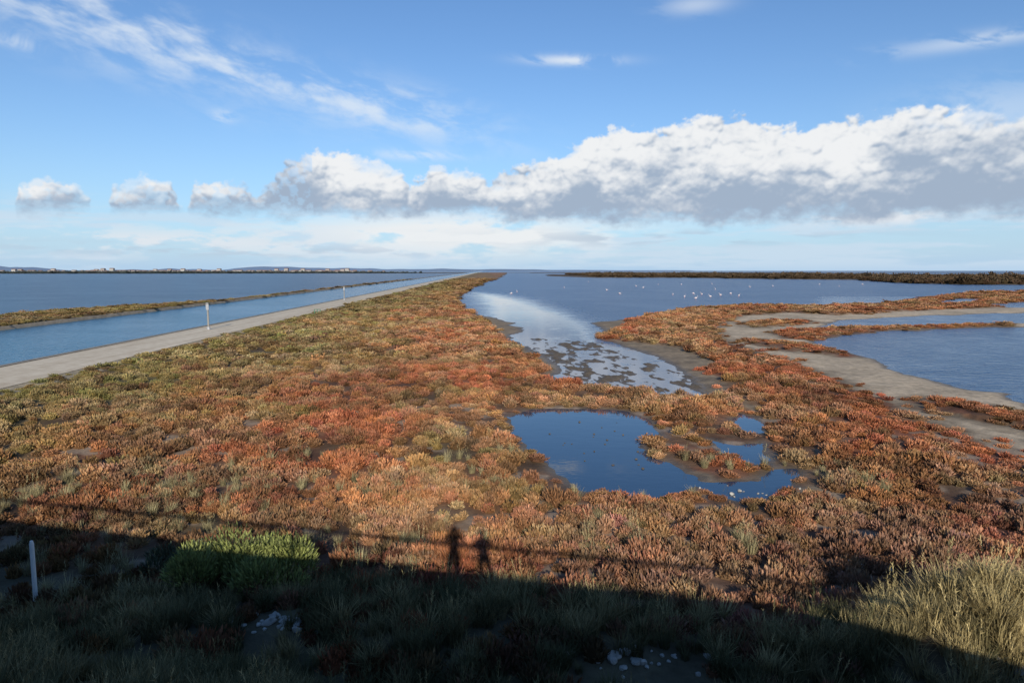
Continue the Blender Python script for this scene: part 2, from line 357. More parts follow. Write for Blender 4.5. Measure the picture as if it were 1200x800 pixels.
def grass_mesh(name,nb,seed,ln=(.4,.8),spread=.16,w=.011,lean=.5,mat=None,plume=0):
    g=np.random.default_rng(seed); V=[];Fc=[];C=[]
    for k in range(nb):
        th=g.uniform(0,6.283); rr=spread*math.sqrt(g.random()); p=np.array([rr*math.cos(th),rr*math.sin(th),-.03])
        th2=th+g.normal(0,.7); od=np.array([math.cos(th2),math.sin(th2),0]); L_=g.uniform(*ln); le=g.uniform(.1,lean)*1.3
        side=np.cross(od,[0,0,1]); ww=w*g.uniform(.7,1.3); v=g.uniform(.7,1.3)
        n=len(V)
        for i,t in enumerate((0,.5,1)):
            q=p+np.array([0,0,1])*L_*(t-.35*le*t*t)+od*L_*le*t*t
            wv=ww*(1-t*.85)
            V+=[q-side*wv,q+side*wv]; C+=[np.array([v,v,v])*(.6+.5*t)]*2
        for i in range(2): Fc.append((n+2*i,n+2*i+1,n+2*i+3,n+2*i+2))
    for k in range(plume):
        th=g.uniform(0,6.283); od=np.array([math.cos(th),math.sin(th),0])*g.uniform(.05,.3); L_=ln[1]*g.uniform(1.2,1.5)
        top=np.array([0,0,L_])+od*L_
        n=len(V); V+=[np.array([-.004,0,0]),np.array([.004,0,0]),top*.8+np.array([.004,0,0]),top*.8-np.array([.004,0,0])]; C+=[np.ones(3)]*4; Fc.append((n,n+1,n+2,n+3))
        for j in range(14):
            f=.72+.28*j/14; q=top*f; d=g.normal(0,1,3); d[2]=abs(d[2])+1; d/=np.linalg.norm(d)
            s=np.cross(d,g.normal(0,1,3)); s/=np.linalg.norm(s); n=len(V)
            V+=[q-s*.008,q+s*.008,q+d*.09]; C+=[np.ones(3)*1.15]*3; Fc.append((n,n+1,n+2))
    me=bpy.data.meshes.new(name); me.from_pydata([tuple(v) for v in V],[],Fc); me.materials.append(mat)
    color_attr(me,'bv',np.array(C)); return me
def coll(name,meshes):
    c=bpy.data.collections.new(name)
    for i,m in enumerate(meshes): c.objects.link(bpy.data.objects.new('%s_%02d'%(name,i),m))
    return c
CB=coll('glasswort_clump',[bush_mesh('glasswort_clump',210,10+i,w=.03,mat=mplant) for i in range(5)])
CBL=coll('glasswort_patch',[bush_mesh('glasswort_patch',100,30+i,w=.05,mat=mplant) for i in range(4)])
CG=coll('grass_tuft',[grass_mesh('grass_tuft',85,50+i,mat=mgrass,plume=(2 if i==0 else 0)) for i in range(4)])
def scatter(name,col,P,scale,tint,nvar,tilt=.12):
    n=len(P); me=bpy.data.meshes.new(name); me.vertices.add(n); me.vertices.foreach_set('co',np.asarray(P,np.float32).ravel())
    a=me.attributes.new('scl','FLOAT_VECTOR','POINT'); a.data.foreach_set('vector',np.asarray(scale,np.float32).ravel())
    rot=np.stack([rng.normal(0,tilt,n),rng.normal(0,tilt,n),rng.uniform(0,6.283,n)],-1)
    a=me.attributes.new('rot','FLOAT_VECTOR','POINT'); a.data.foreach_set('vector',rot.astype(np.float32).ravel())
    a=me.attributes.new('idx','INT','POINT'); a.data.foreach_set('value',rng.integers(0,nvar,n).astype(np.int32))
    color_attr(me,'tint',tint)
    ob=link(bpy.data.objects.new(name,me))
    ng=bpy.data.node_groups.new(name,'GeometryNodeTree')
    ng.interface.new_socket('Geometry',in_out='INPUT',socket_type='NodeSocketGeometry'); ng.interface.new_socket('Geometry',in_out='OUTPUT',socket_type='NodeSocketGeometry')
    gi=ng.nodes.new('NodeGroupInput'); go=ng.nodes.new('NodeGroupOutput')
    ci=ng.nodes.new('GeometryNodeCollectionInfo'); ci.inputs['Collection'].default_value=col; ci.inputs['Separate Children'].default_value=True; ci.inputs['Reset Children'].default_value=True
    ip=ng.nodes.new('GeometryNodeInstanceOnPoints'); ip.inputs['Pick Instance'].default_value=True
    def na(nm,dt):
        x=ng.nodes.new('GeometryNodeInputNamedAttribute'); x.data_type=dt; x.inputs['Name'].default_value=nm
        return next(o for o in x.outputs if o.enabled and o.name=='Attribute')
    l=ng.links.new
    l(gi.outputs[0],ip.inputs['Points']); l(ci.outputs[0],ip.inputs['Instance']); l(na('idx','INT'),ip.inputs['Instance Index'])
    l(na('rot','FLOAT_VECTOR'),ip.inputs['Rotation']); l(na('scl','FLOAT_VECTOR'),ip.inputs['Scale']); l(ip.outputs[0],go.inputs[0])
    md=ob.modifiers.new('scatter','NODES'); md.node_group=ng; print(name,n); return ob
def sample(r0,r1,dens,azr=42):
    n=int(dens*math.radians(azr)*(r1*r1-r0*r0)); r=np.sqrt(rng.uniform(r0*r0,r1*r1,n)); a=np.radians(rng.uniform(-azr,azr,n))
    return r*np.sin(a),r*np.cos(a)
ROCKS=[((325,745,.6),(.45,.22),44,.07,.16,1),((740,774,.6),(.95,.25),36,.06,.15,2),((1185,752,1.5),(.3,.2),4,.12,.22,3)]
def off_rocks(X,Y):
    k=np.ones(len(X),bool)
    for p,s,*_ in ROCKS[:2]:
        x,y=plan(*p); k&=(((X-x)/(s[0]*1.4))**2+((Y-y+.45)/(s[1]*1.1+.6))**2)>1
    return k|(rng.random(len(X))<.16)
near=[];far=[]
for r0,r1,dn,s0,s1,zs,tgt in [(9.5,26,10,.34,.70,.95,near),(26,60,4.2,.5,.95,.75,near),(60,125,1.5,.85,1.5,.52,far),(125,270,.5,1.5,2.6,.3,far),(270,620,.1,3,5,.18,far)]:
    X,Y=sample(r0,r1,dn); c=classify(X,Y)
    gap=fbm(X/1.3+5,Y/1.3+8,2); keep=c['veg']&((gap<.62)|(c['r']>60)|(rng.random(len(X))<.2))&(c['s']>9.5)
    keep&=~((c['s']<13.5)&(rng.random(len(X))<.55)); keep&=off_rocks(X,Y)&((mound_(X,Y)<.25))
    C=vegcol(X,Y,c); sz=rng.uniform(s0,s1,len(X))*(.7+.7*fbm(X/2+44,Y/2,2))
    g=rng.normal(1,.2,(len(X),1))*(1+rng.normal(0,.06,(len(X),3)))
    g*=(.6+.4*ss(12.5,15.5,c['s']))[:,None]  # plant tint darkened near the embankment, deepening its shadow
    zf=zs*rng.uniform(.7,1.3,len(X)); zf=np.where((Y>330)&(X>10),zf*4.5,zf)
    edge=np.where(c['D']<-27,.6,1)*np.where(c['sand']>-2.5,.55,1)*np.where(c['sd']<1,.6,1)
    k=keep
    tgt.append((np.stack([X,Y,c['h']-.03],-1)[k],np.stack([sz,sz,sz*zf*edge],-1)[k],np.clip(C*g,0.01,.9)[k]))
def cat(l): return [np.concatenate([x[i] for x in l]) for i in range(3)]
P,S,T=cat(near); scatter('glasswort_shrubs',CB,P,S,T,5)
X=rng.uniform(100,1500,20000);Y=rng.uniform(340,1500,20000); c=classify(X,Y); k=(c['sd']>1)&(np.abs(X/Y)<.9)
X,Y=X[k],Y[k]; sz=rng.uniform(6,11,len(X)); zz=rng.uniform(.4,.8,len(X))*(.30+1.25*fbm(X/50,Y/50))
T0=np.array([.085,.06,.038])*rng.uniform(.6,1.4,(len(X),1))
far.append((np.stack([X,Y,c['h'][k]],-1),np.stack([sz,sz,sz*zz],-1),T0))
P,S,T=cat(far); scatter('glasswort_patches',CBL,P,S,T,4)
X=rng.uniform(-2600,760,12000);Y=rng.uniform(1740,2060,12000); c=classify(X,Y); k=((c['far']>0)|((c['sd']>0)&(X>50)))&(fbm(X/90,Y/900)>.42)
X,Y=X[k],Y[k]; sz=rng.uniform(8,15,len(X)); T0=np.array([.07,.085,.085])*rng.uniform(.7,1.3,(len(X),1))
scatter('distant_treeline',CBL,np.stack([X,Y,c['h'][k]],-1),np.stack([sz*1.4,sz,sz*.7*rng.uniform(.4,1.1,len(X))],-1),T0,4,.05)
# grass
gl=[]
X,Y=sample(7,17,22); c=classify(X,Y); mnd=mound_(X,Y)
k=(c['s']<13.8+1.2*fbm(X/2,Y/2)+1.5*mnd)&(c['s']>1)&((fbm(X/.9+3,Y/.9,2)>.38)|((mnd>.22)&(fbm(X/.6+3,Y/.6,2)>.26)))&off_rocks(X,Y)
t=rng.random((len(X),1)); t=np.clip(t*.75+mnd[:,None]*1.1,0,1)*ss(.25,.6,fbm(X/.7+3,Y/.7+9,2)+mnd*.25)[:,None]; C=np.array([.10,.10,.05])*(1-t)+np.array([.50,.40,.20])*t  # dark grass tint kept low to deepen the shadow; straw on the mound
C*=rng.uniform(.65,1.15,(len(X),1))
sz=rng.uniform(.45,1.1,len(X))*(.85+.45*mnd)
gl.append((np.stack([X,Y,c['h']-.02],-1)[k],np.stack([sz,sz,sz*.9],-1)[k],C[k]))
X,Y=sample(15,30,2.8); c=classify(X,Y); k=c['veg']&((X<-8)|(fbm(X/3,Y/3+60)>.6))&(rng.random(len(X))<.6)
C=np.array([.36,.31,.17])*rng.uniform(.7,1.2,(len(X),1)); sz=rng.uniform(.4,.8,len(X))
gl.append((np.stack([X,Y,c['h']-.02],-1)[k],np.stack([sz,sz,sz],-1)[k],C[k]))
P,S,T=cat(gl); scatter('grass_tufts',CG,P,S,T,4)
def hz(x,y): return float(classify(np.array([x]),np.array([y]))['h'][0])
# ---------------------------------------------------------------- green shrub
def leafy(name,x,y,rx,ry,rz,n,col,seed):
    g=np.random.default_rng(seed); m,nt,b=newmat(name+'_leaf'); L=nt.links.new
    at=N(nt,'ShaderNodeAttribute',attribute_name='bv'); L(at.outputs['Color'],b.inputs['Base Color']); b.inputs['Roughness'].default_value=.6
    lob=[(g.uniform(-.75,.75),g.uniform(-.6,.6),g.uniform(.18,.34),g.uniform(.5,1)) for _ in range(24)]
    V=[];Fc=[];C=[]
    for k in range(n):
        lx,ly,lr,lh=lob[g.integers(24)]
        d=g.normal(0,1,3); d[2]=abs(d[2]); d/=np.linalg.norm(d); e=math.sqrt(max(0,1-.6*(lx*lx+ly*ly)))
        p=np.array([(lx+d[0]*lr)*rx,(ly+d[1]*lr)*ry,(d[2]*.45+.5)*lh*e*rz*1.05*g.uniform(.68,1.0)])
        dr=d+np.array([0,0,1.1])+g.normal(0,.4,3); dr/=np.linalg.norm(dr); s=np.cross(dr,g.normal(0,1,3)); s/=np.linalg.norm(s); L_=g.uniform(.08,.2); n0=len(V)
        V+=[p,p+dr*L_*.5+s*.017,p+dr*L_,p+dr*L_*.5-s*.017]; Fc.append((n0,n0+1,n0+2,n0+3)); v=g.uniform(.55,1.4)
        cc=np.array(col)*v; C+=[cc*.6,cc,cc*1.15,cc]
    for k in range(90):   # stems
        lx,ly,lr,lh=lob[g.integers(24)]; q=np.array([lx*rx,ly*ry,rz*lh*.75]); p=np.array([lx*rx*.4,ly*ry*.4,-.1]); n0=len(V)
        V+=[p,p+[.02,0,0],q+[.008,.0,0],q]; Fc.append((n0,n0+1,n0+2,n0+3)); C+=[np.array([.09,.07,.04])]*4
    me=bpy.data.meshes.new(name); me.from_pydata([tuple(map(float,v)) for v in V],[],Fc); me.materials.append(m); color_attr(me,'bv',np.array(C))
    o=link(bpy.data.objects.new(name,me)); o.location=(x,y,hz(x,y)-.05); return o
leafy('green_shrub',-6.35,15.4,1.75,1.1,1.7,12000,(.24,.27,.08),3)
leafy('dark_shrub',-7.6,16.6,1.9,.9,1.0,5000,(.07,.085,.04),4)
# ---------------------------------------------------------------- stones
mstone=simple('limestone',(.36,.345,.31),.9,.4,6,bump=.5); mmudst=simple('mud_clod',(.10,.085,.065),.8,.3,6,bump=.4)
def rocks(name,cent,spr,n,s0,s1,seed,mat=mstone):
    import bmesh
    g=np.random.default_rng(seed); bm=bmesh.new()
    for k in range(n):
        x=cent[0]+g.normal(0,spr[0]); y=cent[1]+g.normal(0,spr[1]); z=max(hz(x,y),0)
        s=g.uniform(s0,s1)*(1 if g.random()<.3 else .55)
        r=bmesh.ops.create_icosphere(bm,subdivisions=2,radius=1)
        pl=[(Vector(g.normal(0,1,3)).normalized(),g.uniform(.5,.85)) for _ in range(11)]
        sc=(s*g.uniform(.7,1.3),s*g.uniform(.7,1.2),s*g.uniform(.45,.8)); rz=g.uniform(0,6.28)
        for v in r['verts']:
            c=v.co.copy()
            for nn,dd in pl:
                q=c.dot(nn)
                if q>dd: c-=nn*(q-dd)
            c=Vector((c.x*sc[0],c.y*sc[1],c.z*sc[2])); v.co=Vector((x+c.x*math.cos(rz)-c.y*math.sin(rz),y+c.x*math.sin(rz)+c.y*math.cos(rz),z+sc[2]*.25+c.z))
    me=bpy.data.meshes.new(name); bm.to_mesh(me); bm.free(); me.materials.append(mat); return link(bpy.data.objects.new(name,me))
for p,s,n,a_,b_,sd_ in ROCKS: rocks('limestone_rocks',plan(*p),s,n,a_,b_,sd_)
x,y=plan(880,575,.1); rocks('limestone_rocks',(x,y),(1.1,.6),22,.04,.11,4)
x,y=plan(1090,650,.4); rocks('limestone_rocks',(x,y),(1.6,.5),34,.08,.26,5)
x,y=plan(700,520,0); rocks('mud_clods',(x,y),(1.5,2.5),24,.05,.13,6,mmudst)
x,y=plan(490,604,.4); rocks('limestone_rocks',(x,y),(.15,.08),3,.18,.26,7)
# ---------------------------------------------------------------- posts
def tube(V,Fc,pts,rad,seg=8):
    n0=len(V); m=len(pts); pts=[Vector(p) for p in pts]
    for i,p in enumerate(pts):
        t=(pts[min(i+1,m-1)]-pts[max(i-1,0)]).normalized()
        u=t.cross(Vector((0,0,1)) if abs(t.z)<.9 else Vector((1,0,0))).normalized(); w=t.cross(u)
        for j in range(seg):
            a=2*math.pi*j/seg; V.append(tuple(p+(u*math.cos(a)+w*math.sin(a))*rad[i]))
    for i in range(m-1):
        for j in range(seg): Fc.append((n0+i*seg+j,n0+i*seg+(j+1)%seg,n0+(i+1)*seg+(j+1)%seg,n0+(i+1)*seg+j))
    Fc.append(tuple(n0+j for j in range(seg))[::-1]); Fc.append(tuple(n0+(m-1)*seg+j for j in range(seg)))
def obj(name,V,Fc,mat,parent=None,smooth=False,loc=(0,0,0)):
    me=bpy.data.meshes.new(name); me.from_pydata([tuple(v) for v in V],[],Fc); me.materials.append(mat)
    if smooth: me.polygons.foreach_set('use_smooth',[True]*len(Fc))
    o=link(bpy.data.objects.new(name,me),parent); o.location=loc; return o
def box(V,Fc,c,s):
    n=len(V); x,y,z=c; a,b_,d=s[0]/2,s[1]/2,s[2]/2
    V+=[(x-a,y-b_,z-d),(x+a,y-b_,z-d),(x+a,y+b_,z-d),(x-a,y+b_,z-d),(x-a,y-b_,z+d),(x+a,y-b_,z+d),(x+a,y+b_,z+d),(x-a,y+b_,z+d)]
    Fc+=[(n,n+3,n+2,n+1),(n+4,n+5,n+6,n+7),(n,n+1,n+5,n+4),(n+1,n+2,n+6,n+5),(n+2,n+3,n+7,n+6),(n+3,n,n+4,n+7)]
mwhite=simple('white_paint',(.75,.74,.70),.6,.1,5); mgrey=simple('grey_paint',(.30,.31,.33),.5,.15,5); mgreen=simple('green_paint',(.05,.17,.10),.5,.2,4); mdark=simple('dark_metal',(.08,.08,.09),.5,.2,5,.5); mpole=simple('weathered_pole',(.24,.23,.21),.7,.2,3)
V=[];Fc=[];tube(V,Fc,[(0,0,-.3),(0,0,1.45),(0,0,1.53)],[.05,.05,.03],10); 
x,y=plan(42,704,.5); obj('white_marker_post',V,Fc,mwhite,loc=(x,y,hz(x,y)))
def canal_post(px,py,hgt):
    x,y=plan(px,py,.85); e=bpy.data.objects.new('canal_marker_post',None); link(e); e.location=(x,y,.85)
    V=[];Fc=[];tube(V,Fc,[(0,0,-.2),(0,0,hgt)],[.12,.10],10); obj('pole',V,Fc,mpole,e)
    V=[];Fc=[];tube(V,Fc,[(0,0,0),(0,0,.35)],[.22,.18],10); obj('base',V,Fc,mgrey,e)
    V=[];Fc=[];box(V,Fc,(.02,-.15,hgt-.45),(.34,.04,.7)); obj('gauge_board',V,Fc,mgrey,e)
    V=[];Fc=[];box(V,Fc,(0,0,hgt+.03),(.3,.3,.06)); obj('cap',V,Fc,mgrey,e)
canal_post(244.5,386,3.2); canal_post(403.5,351.5,3.2)
x,y=plan(372,369,.5); e=link(bpy.data.objects.new('green_barrier',None)); e.location=(x,y,.5)
V=[];Fc=[]
for k in (-.5,0,.5): tube(V,Fc,[(k,0,-.1),(k,0,1.0)],[.05,.05])
for k in (.45,.95): tube(V,Fc,[(-.55,-.08,k),(.55,-.08,k)],[.04,.04])
obj('rails',V,Fc,mgreen,e)
# ---------------------------------------------------------------- road deck, kerb, rail
def pt(a,s,z): return (a*TX+s*NX,.3+a*TY+s*NY,z)
AA=np.arange(-70,42,1.0)
def sweep(name,prof,mat,aa=AA):
    n=len(prof);V=[];Q=[]
    for a in aa:
        for s,z in prof: V.append(pt(a,s,float(deck(a))+z))
    for i in range(len(aa)-1):
        for j in range(n-1): Q.append((i*n+j,i*n+j+1,(i+1)*n+j+1,(i+1)*n+j))
    return obj(name,V,Q,mat)
masph=simple('asphalt',(.055,.055,.057),.9,.25,10); mconc=simple('concrete',(.36,.34,.31),.85,.2,3)
sweep('road',[(-9,-.06),(-8.9,0),(-1.6,0)],masph); sweep('road_marking',[(-5.3,.004),(-5.15,.004)],mwhite)
sweep('kerb',[(-1.6,-.05),(-1.6,.12),(-.28,.12)],mconc)
sweep('parapet',[(-.28,.10),(-.28,.36),(.12,.36),(.12,-.5)],mconc)
e=link(bpy.data.objects.new('guard_rail',None)); V=[];Fc=[]
ar=np.arange(-40,9.1,2.0)
for a in ar: z=float(deck(a)); tube(V,Fc,[pt(a,-.08,z+.3),pt(a,-.08,z+1.04)],[.045,.045])
obj('posts',V,Fc,mgrey,e); V=[];Fc=[]
for hh,rr in ((1.04,.06),(.72,.022)): 
    tube(V,Fc,[pt(a,-.08,float(deck(a))+hh) for a in np.arange(-40,9.1,1.0)],[rr]*50)
obj('rails',V,Fc,mgrey,e)
# ---------------------------------------------------------------- people on the bridge
mp_,nt,b=newmat('person_clothes_and_skin'); L=nt.links.new
tc=N(nt,'ShaderNodeTexCoord'); sx=N(nt,'ShaderNodeSeparateXYZ'); L(tc.outputs['Object'],sx.inputs[0])
ad=N(nt,'ShaderNodeMath',operation='MULTIPLY'); L(sx.outputs[2],ad.inputs[0]); ad.inputs[1].default_value=.5
r=N(nt,'ShaderNodeValToRGB'); r.color_ramp.interpolation='CONSTANT'; el=r.color_ramp.elements
el[0].position=0; el[0].color=(.03,.03,.03,1); el[1].position=.05; el[1].color=(.04,.06,.11,1)
for p,c in ((.46,(.10,.11,.12,1)),(.735,(.5,.32,.24,1)),(.805,(.05,.03,.02,1))): q=el.new(p); q.color=c
L(ad.outputs[0],r.inputs[0]); L(r.outputs[0],b.inputs['Base Color']); b.inputs['Roughness'].default_value=.8
mskin=simple('skin',(.5,.32,.24),.6,.08,10)
def person(x,y,hands_up):
    e=link(bpy.data.objects.new('person',None)); z=6.42+.12; e.location=(x,y,z); e.scale=(.955,)*3
    J={'pel':(0,0,.95,.15),'waist':(0,0,1.1,.135),'chest':(0,.01,1.32,.155),'neck0':(0,0,1.47,.075),'neck':(0,0,1.53,.058),'jaw':(0,.02,1.58,.075),'head':(0,.0,1.66,.098),'crown':(0,-.01,1.73,.075)}
    E=[('pel','waist'),('waist','chest'),('chest','neck0'),('neck0','neck'),('neck','jaw'),('jaw','head'),('head','crown')]
    for sd,s in (('l',-1),('r',1)):
        J['hip'+sd]=(s*.1,0,.9,.10); J['knee'+sd]=(s*.12,.03,.5,.062); J['ank'+sd]=(s*.13,-.02,.09,.045); J['toe'+sd]=(s*.15,.15,.04,.04)
        J['sho'+sd]=(s*.19,0,1.42,.065)
        if hands_up: J['elb'+sd]=(s*.27,.12,1.22,.048); J['wri'+sd]=(s*.11,.17,1.50,.032)
        else: J['elb'+sd]=(s*.25,.06,1.16,.048); J['wri'+sd]=(s*.2,.28,1.05,.032)
        E+=[('pel','hip'+sd),('hip'+sd,'knee'+sd),('knee'+sd,'ank'+sd),('ank'+sd,'toe'+sd),('chest','sho'+sd),('sho'+sd,'elb'+sd),('elb'+sd,'wri'+sd)]
    ks=list(J); me=bpy.data.meshes.new('body'); me.from_pydata([J[k][:3] for k in ks],[(ks.index(a),ks.index(b2)) for a,b2 in E],[]); me.materials.append(mp_)
    o=link(bpy.data.objects.new('body',me),e)
    o.modifiers.new('skin','SKIN'); sv=me.skin_vertices[0].data
    for i,k in enumerate(ks): sv[i].radius=(J[k][3],J[k][3]*(.8 if k in('pel','waist','chest') else 1)); sv[i].use_root=(k=='pel')
    o.modifiers.new('sub','SUBSURF').levels=2; o.modifiers['sub'].render_levels=2
    V=[];Fc=[]
    for sd,s in (('l',-1),('r',1)):
        w=Vector(J['wri'+sd][:3]); d=(w-Vector(J['elb'+sd][:3])).normalized(); u=Vector((s,0,0)); u=(u-d*u.dot(d)).normalized(); n=d.cross(u)
        tube(V,Fc,[w,w+d*.04,w+d*.09],[.028,.038,.034])
        for i,l in enumerate((.06,.075,.08,.07)):
            b0=w+d*.08+u*(.03-.02*i); tube(V,Fc,[b0,b0+d*l*.5,b0+d*l*.8-n*.02],[.009,.008,.006],6)
        tube(V,Fc,[w+d*.02-u*.025,w+d*.05-u*.055,w+d*.08-u*.06],[.011,.01,.007],6)
    obj('hands',V,Fc,mskin,e,True)
    V=[];Fc=[];tube(V,Fc,[(0,.10,1.68),(0,.125,1.645),(0,.105,1.63)],[.006,.014,.01],8)
    for s in(-1,1): tube(V,Fc,[(s*.095,0,1.63),(s*.11,-.005,1.65),(s*.105,-.01,1.69)],[.01,.016,.01],6)
    obj('nose_and_ears',V,Fc,mskin,e,True)
    V=[];Fc=[]
    for s in(-1,1): tube(V,Fc,[(s*.035,.085,1.665),(s*.035,.098,1.665)],[.012,.008],8)
    tube(V,Fc,[(-.025,.088,1.59),(0,.094,1.588),(.025,.088,1.59)],[.003,.005,.003],6)
    obj('eyes_and_mouth',V,Fc,mdark,e,True)
person(-.0,-.34,True); person(.80,-.62,False)
# ---------------------------------------------------------------- flamingos
mfl=simple('flamingo_plumage',(.80,.68,.64),.8,.12,6); mleg=simple('flamingo_leg',(.6,.25,.25),.6,.1,6)
def fl_mesh(kind):
    V=[];Fc=[]
    body=[(-.42,0,.78),(-.3,0,.84),(-.1,0,.88),(.1,0,.87),(.22,0,.88)]
    br=[.02,.09,.15,.14,.08]
    if kind==0: nk=[(.3,0,1.0),(.27,0,1.15),(.3,0,1.3),(.38,0,1.36),(.46,0,1.31),(.48,0,1.24)]; nr=[.045,.035,.03,.05,.035,.012]
    else: nk=[(.36,0,.8),(.46,0,.6),(.48,0,.35),(.52,0,.2),(.46,0,.12),(.4,0,.1)]; nr=[.045,.035,.03,.05,.035,.012]
    tube(V,Fc,body+nk,br+nr,8); nb=len(Fc)
    tube(V,Fc,[(0,.05,.8),(-.03,.05,.45),(.02,.05,-.15)],[.03,.016,.012],5); tube(V,Fc,[(0,-.05,.8),(-.06,-.05,.45),(.06,-.05,-.15)],[.03,.016,.012],5)
    me=bpy.data.meshes.new('flamingo'); me.from_pydata(V,[],Fc); me.materials.append(mfl); me.materials.append(mleg)
    me.polygons.foreach_set('material_index',[0]*nb+[1]*(len(Fc)-nb)); me.polygons.foreach_set('use_smooth',[True]*len(Fc)); return me
fm=[fl_mesh(0),fl_mesh(1)]
spots=[(803,349),(812,345),(822,346),(834,349),(846,347),(858,345),(866,348),(790,346),(815,351),(745,336),(752,338),(770,334),(800,334),(835,333),(880,337),(905,336),(960,334),(985,336),(1010,334),(600,345),(606,343),(660,338),(712,341),(726,345),(1095,332.5),(1102,333),(690,331),(1132,345),(840,340)]
for i,(px,py) in enumerate(spots):
    x,y=plan(px+random.uniform(-2,2),py); o=link(bpy.data.objects.new('flamingo',fm[i%2 if i%3 else 0])); o.location=(x,y,.05-.5); o.rotation_euler=(0,0,random.uniform(0,6.28)); o.scale=(1.1,)*3
# ---------------------------------------------------------------- distant town and hills
mwall=simple('rendered_walls',(.36,.35,.34),.8,.15,.05); mroof=simple('tile_roof',(.24,.15,.12),.8,.15,.1)
e=link(bpy.data.objects.new('distant_town',None)); V=[];Fc=[];VR=[];FR=[]
g=np.random.default_rng(5)
for k in range(240):
    cx_=g.uniform(-2000,-500) if g.random()<.4 else g.choice([-1350,-1050,-700])+g.normal(0,110); cy=2250+g.normal(0,60)
    w,d,h=g.uniform(6,16),g.uniform(8,12),g.uniform(4,7.5)
    if g.random()<.05: h=g.uniform(10,13); w=12
    box(V,Fc,(cx_,cy,h/2+.6),(w,d,h))
    n=len(VR); z=h+.6; w2,d2=w/2+.4,d/2+.4
    VR+=[(cx_-w2,cy-d2,z),(cx_+w2,cy-d2,z),(cx_+w2,cy+d2,z),(cx_-w2,cy+d2,z),(cx_-w2,cy,z+2.2),(cx_+w2,cy,z+2.2)]
    FR+=[(n,n+1,n+5,n+4),(n+2,n+3,n+4,n+5),(n,n+4,n+3),(n+1,n+2,n+5)]
obj('walls',V,Fc,mwall,e); obj('roofs',VR,FR,mroof,e)
mh=simple('hazed_hill_scrub',(.18,.26,.38),1,.1,.0005)  # blue-grey aerial haze put into the hills' base colour
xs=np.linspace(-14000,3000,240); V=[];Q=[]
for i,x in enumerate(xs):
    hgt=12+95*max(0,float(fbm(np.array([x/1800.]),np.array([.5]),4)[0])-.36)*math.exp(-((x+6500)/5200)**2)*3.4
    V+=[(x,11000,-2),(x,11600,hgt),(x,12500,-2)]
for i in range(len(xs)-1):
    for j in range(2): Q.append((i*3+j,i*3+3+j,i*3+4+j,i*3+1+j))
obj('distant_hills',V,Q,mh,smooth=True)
# ---------------------------------------------------------------- clouds: numerical cloud field over (azimuth, elevation)
A0,A1,E0,E1=-60.,60.,-1.,31.; RES=.05
nx,ny=int((A1-A0)/RES),int((E1-E0)/RES)
az=np.linspace(A0,A1,nx)[None,:].repeat(ny,0); el=np.linspace(E0,E1,ny)[:,None].repeat(nx,1)
def prof(pts,x):
    q=sorted(skyd(*p) for p in pts); return np.interp(x,[a for a,_ in q],[b_ for _,b_ in q])
def cells(x,y):
    """rounded cumulus lobes: 1-F1^2 of a jittered cell pattern"""
    xi=np.floor(x).astype(int); yi=np.floor(y).astype(int); best=np.full(x.shape,9.)
    for dx in (-1,0,1):
        for dy in (-1,0,1):
            cx,cy=xi+dx,yi+dy; px=cx+.15+.7*TBL[cx&255,cy&255]; py=cy+.15+.7*TB2[cx&255,cy&255]
            best=np.minimum(best,(x-px)**2+(y-py)**2)
    return 1-np.minimum(best,1.1)
def blur(a,k):
    for _ in range(k):
        a=(np.roll(a,1,0)+a*2+np.roll(a,-1,0))/4; a=(np.roll(a,1,1)+a*2+np.roll(a,-1,1))/4
    return a
top=prof([(-300,200),(-150,215),(-20,262),(14,255),(22,218),(45,214),(85,218),(104,232),(112,256),(122,256),(132,222),(165,211),(200,217),(210,240),(218,246),(228,218),(250,216),(285,218),(300,232),(314,222),(335,194),(375,184),(420,185),(465,200),(480,220),(505,200),(545,205),(570,216),(600,204),(655,188),(690,163),(730,155),(780,157),(820,139),(860,141),(900,152),(945,156),(985,146),(1030,138),(1080,130),(1130,136),(1200,145),(1300,145),(1500,220)],az)
bot=prof([(-300,235),(0,245),(110,245),(210,248),(320,252),(480,250),(560,254),(650,259),(800,260),(930,256),(1100,252),(1200,250),(1500,250)],az)
wx=az+(fbm(az*.9,el*.9,5)-.5)*1.3; wy=el+(fbm(az*.9+50,el*.9+9,5)-.5)*1.1
c1=cells(wx*.42,wy*.55); c2=cells(wx*.95+7,wy*1.15); c3=cells(wx*2.1+3,wy*2.4+5); c4=cells(wx*4.6+13,wy*5+25)
fb=fbm(az*.5+3,el*.8,6,.6); fb2=fbm(az*1.6+33,el*2.0,5,.6)
big=ss(.5,3,top-bot)
lobes=c1*.9*big+c2*.5+c3*.22+c4*.1
te=(top-el)+(lobes-(.62*.9*big+.55))*1.25+(fb2-.5)*.9
be=(el-bot)+(fb-.5)*1.8+(fb2-.5)*.7
M=ss(-.12,.42,te)*ss(-.6,.8,be)*ss(.15,.8,top-bot+(fb2-.5)*.8)
M*=1-.45*ss(.56,.70,fbm(az*.28+22,el*.6+4,5))*(1-ss(.3,1.6,te))
M*=1-.35*(az<-16)*ss(.45,.6,fb2)
hm=blur(1.0*np.sqrt(np.clip(te,0,2.5)+.02)+1.0*c1*big+.6*c2+.24*c3+.08*c4,2)
gx=np.gradient(hm,axis=1)/RES; gy=np.gradient(hm,axis=0)/RES
nn=1/np.sqrt(1+(gx*.5)**2+(gy*.5)**2); lam=blur((.10*(gx*.5)+.45*(-gy*.5)+.85)*nn,3)
hrel=np.clip((el-bot)/np.maximum(top-bot,.8),0,1.2)
lg=fbm(az*.16+9,el*.35+3,4)-.5
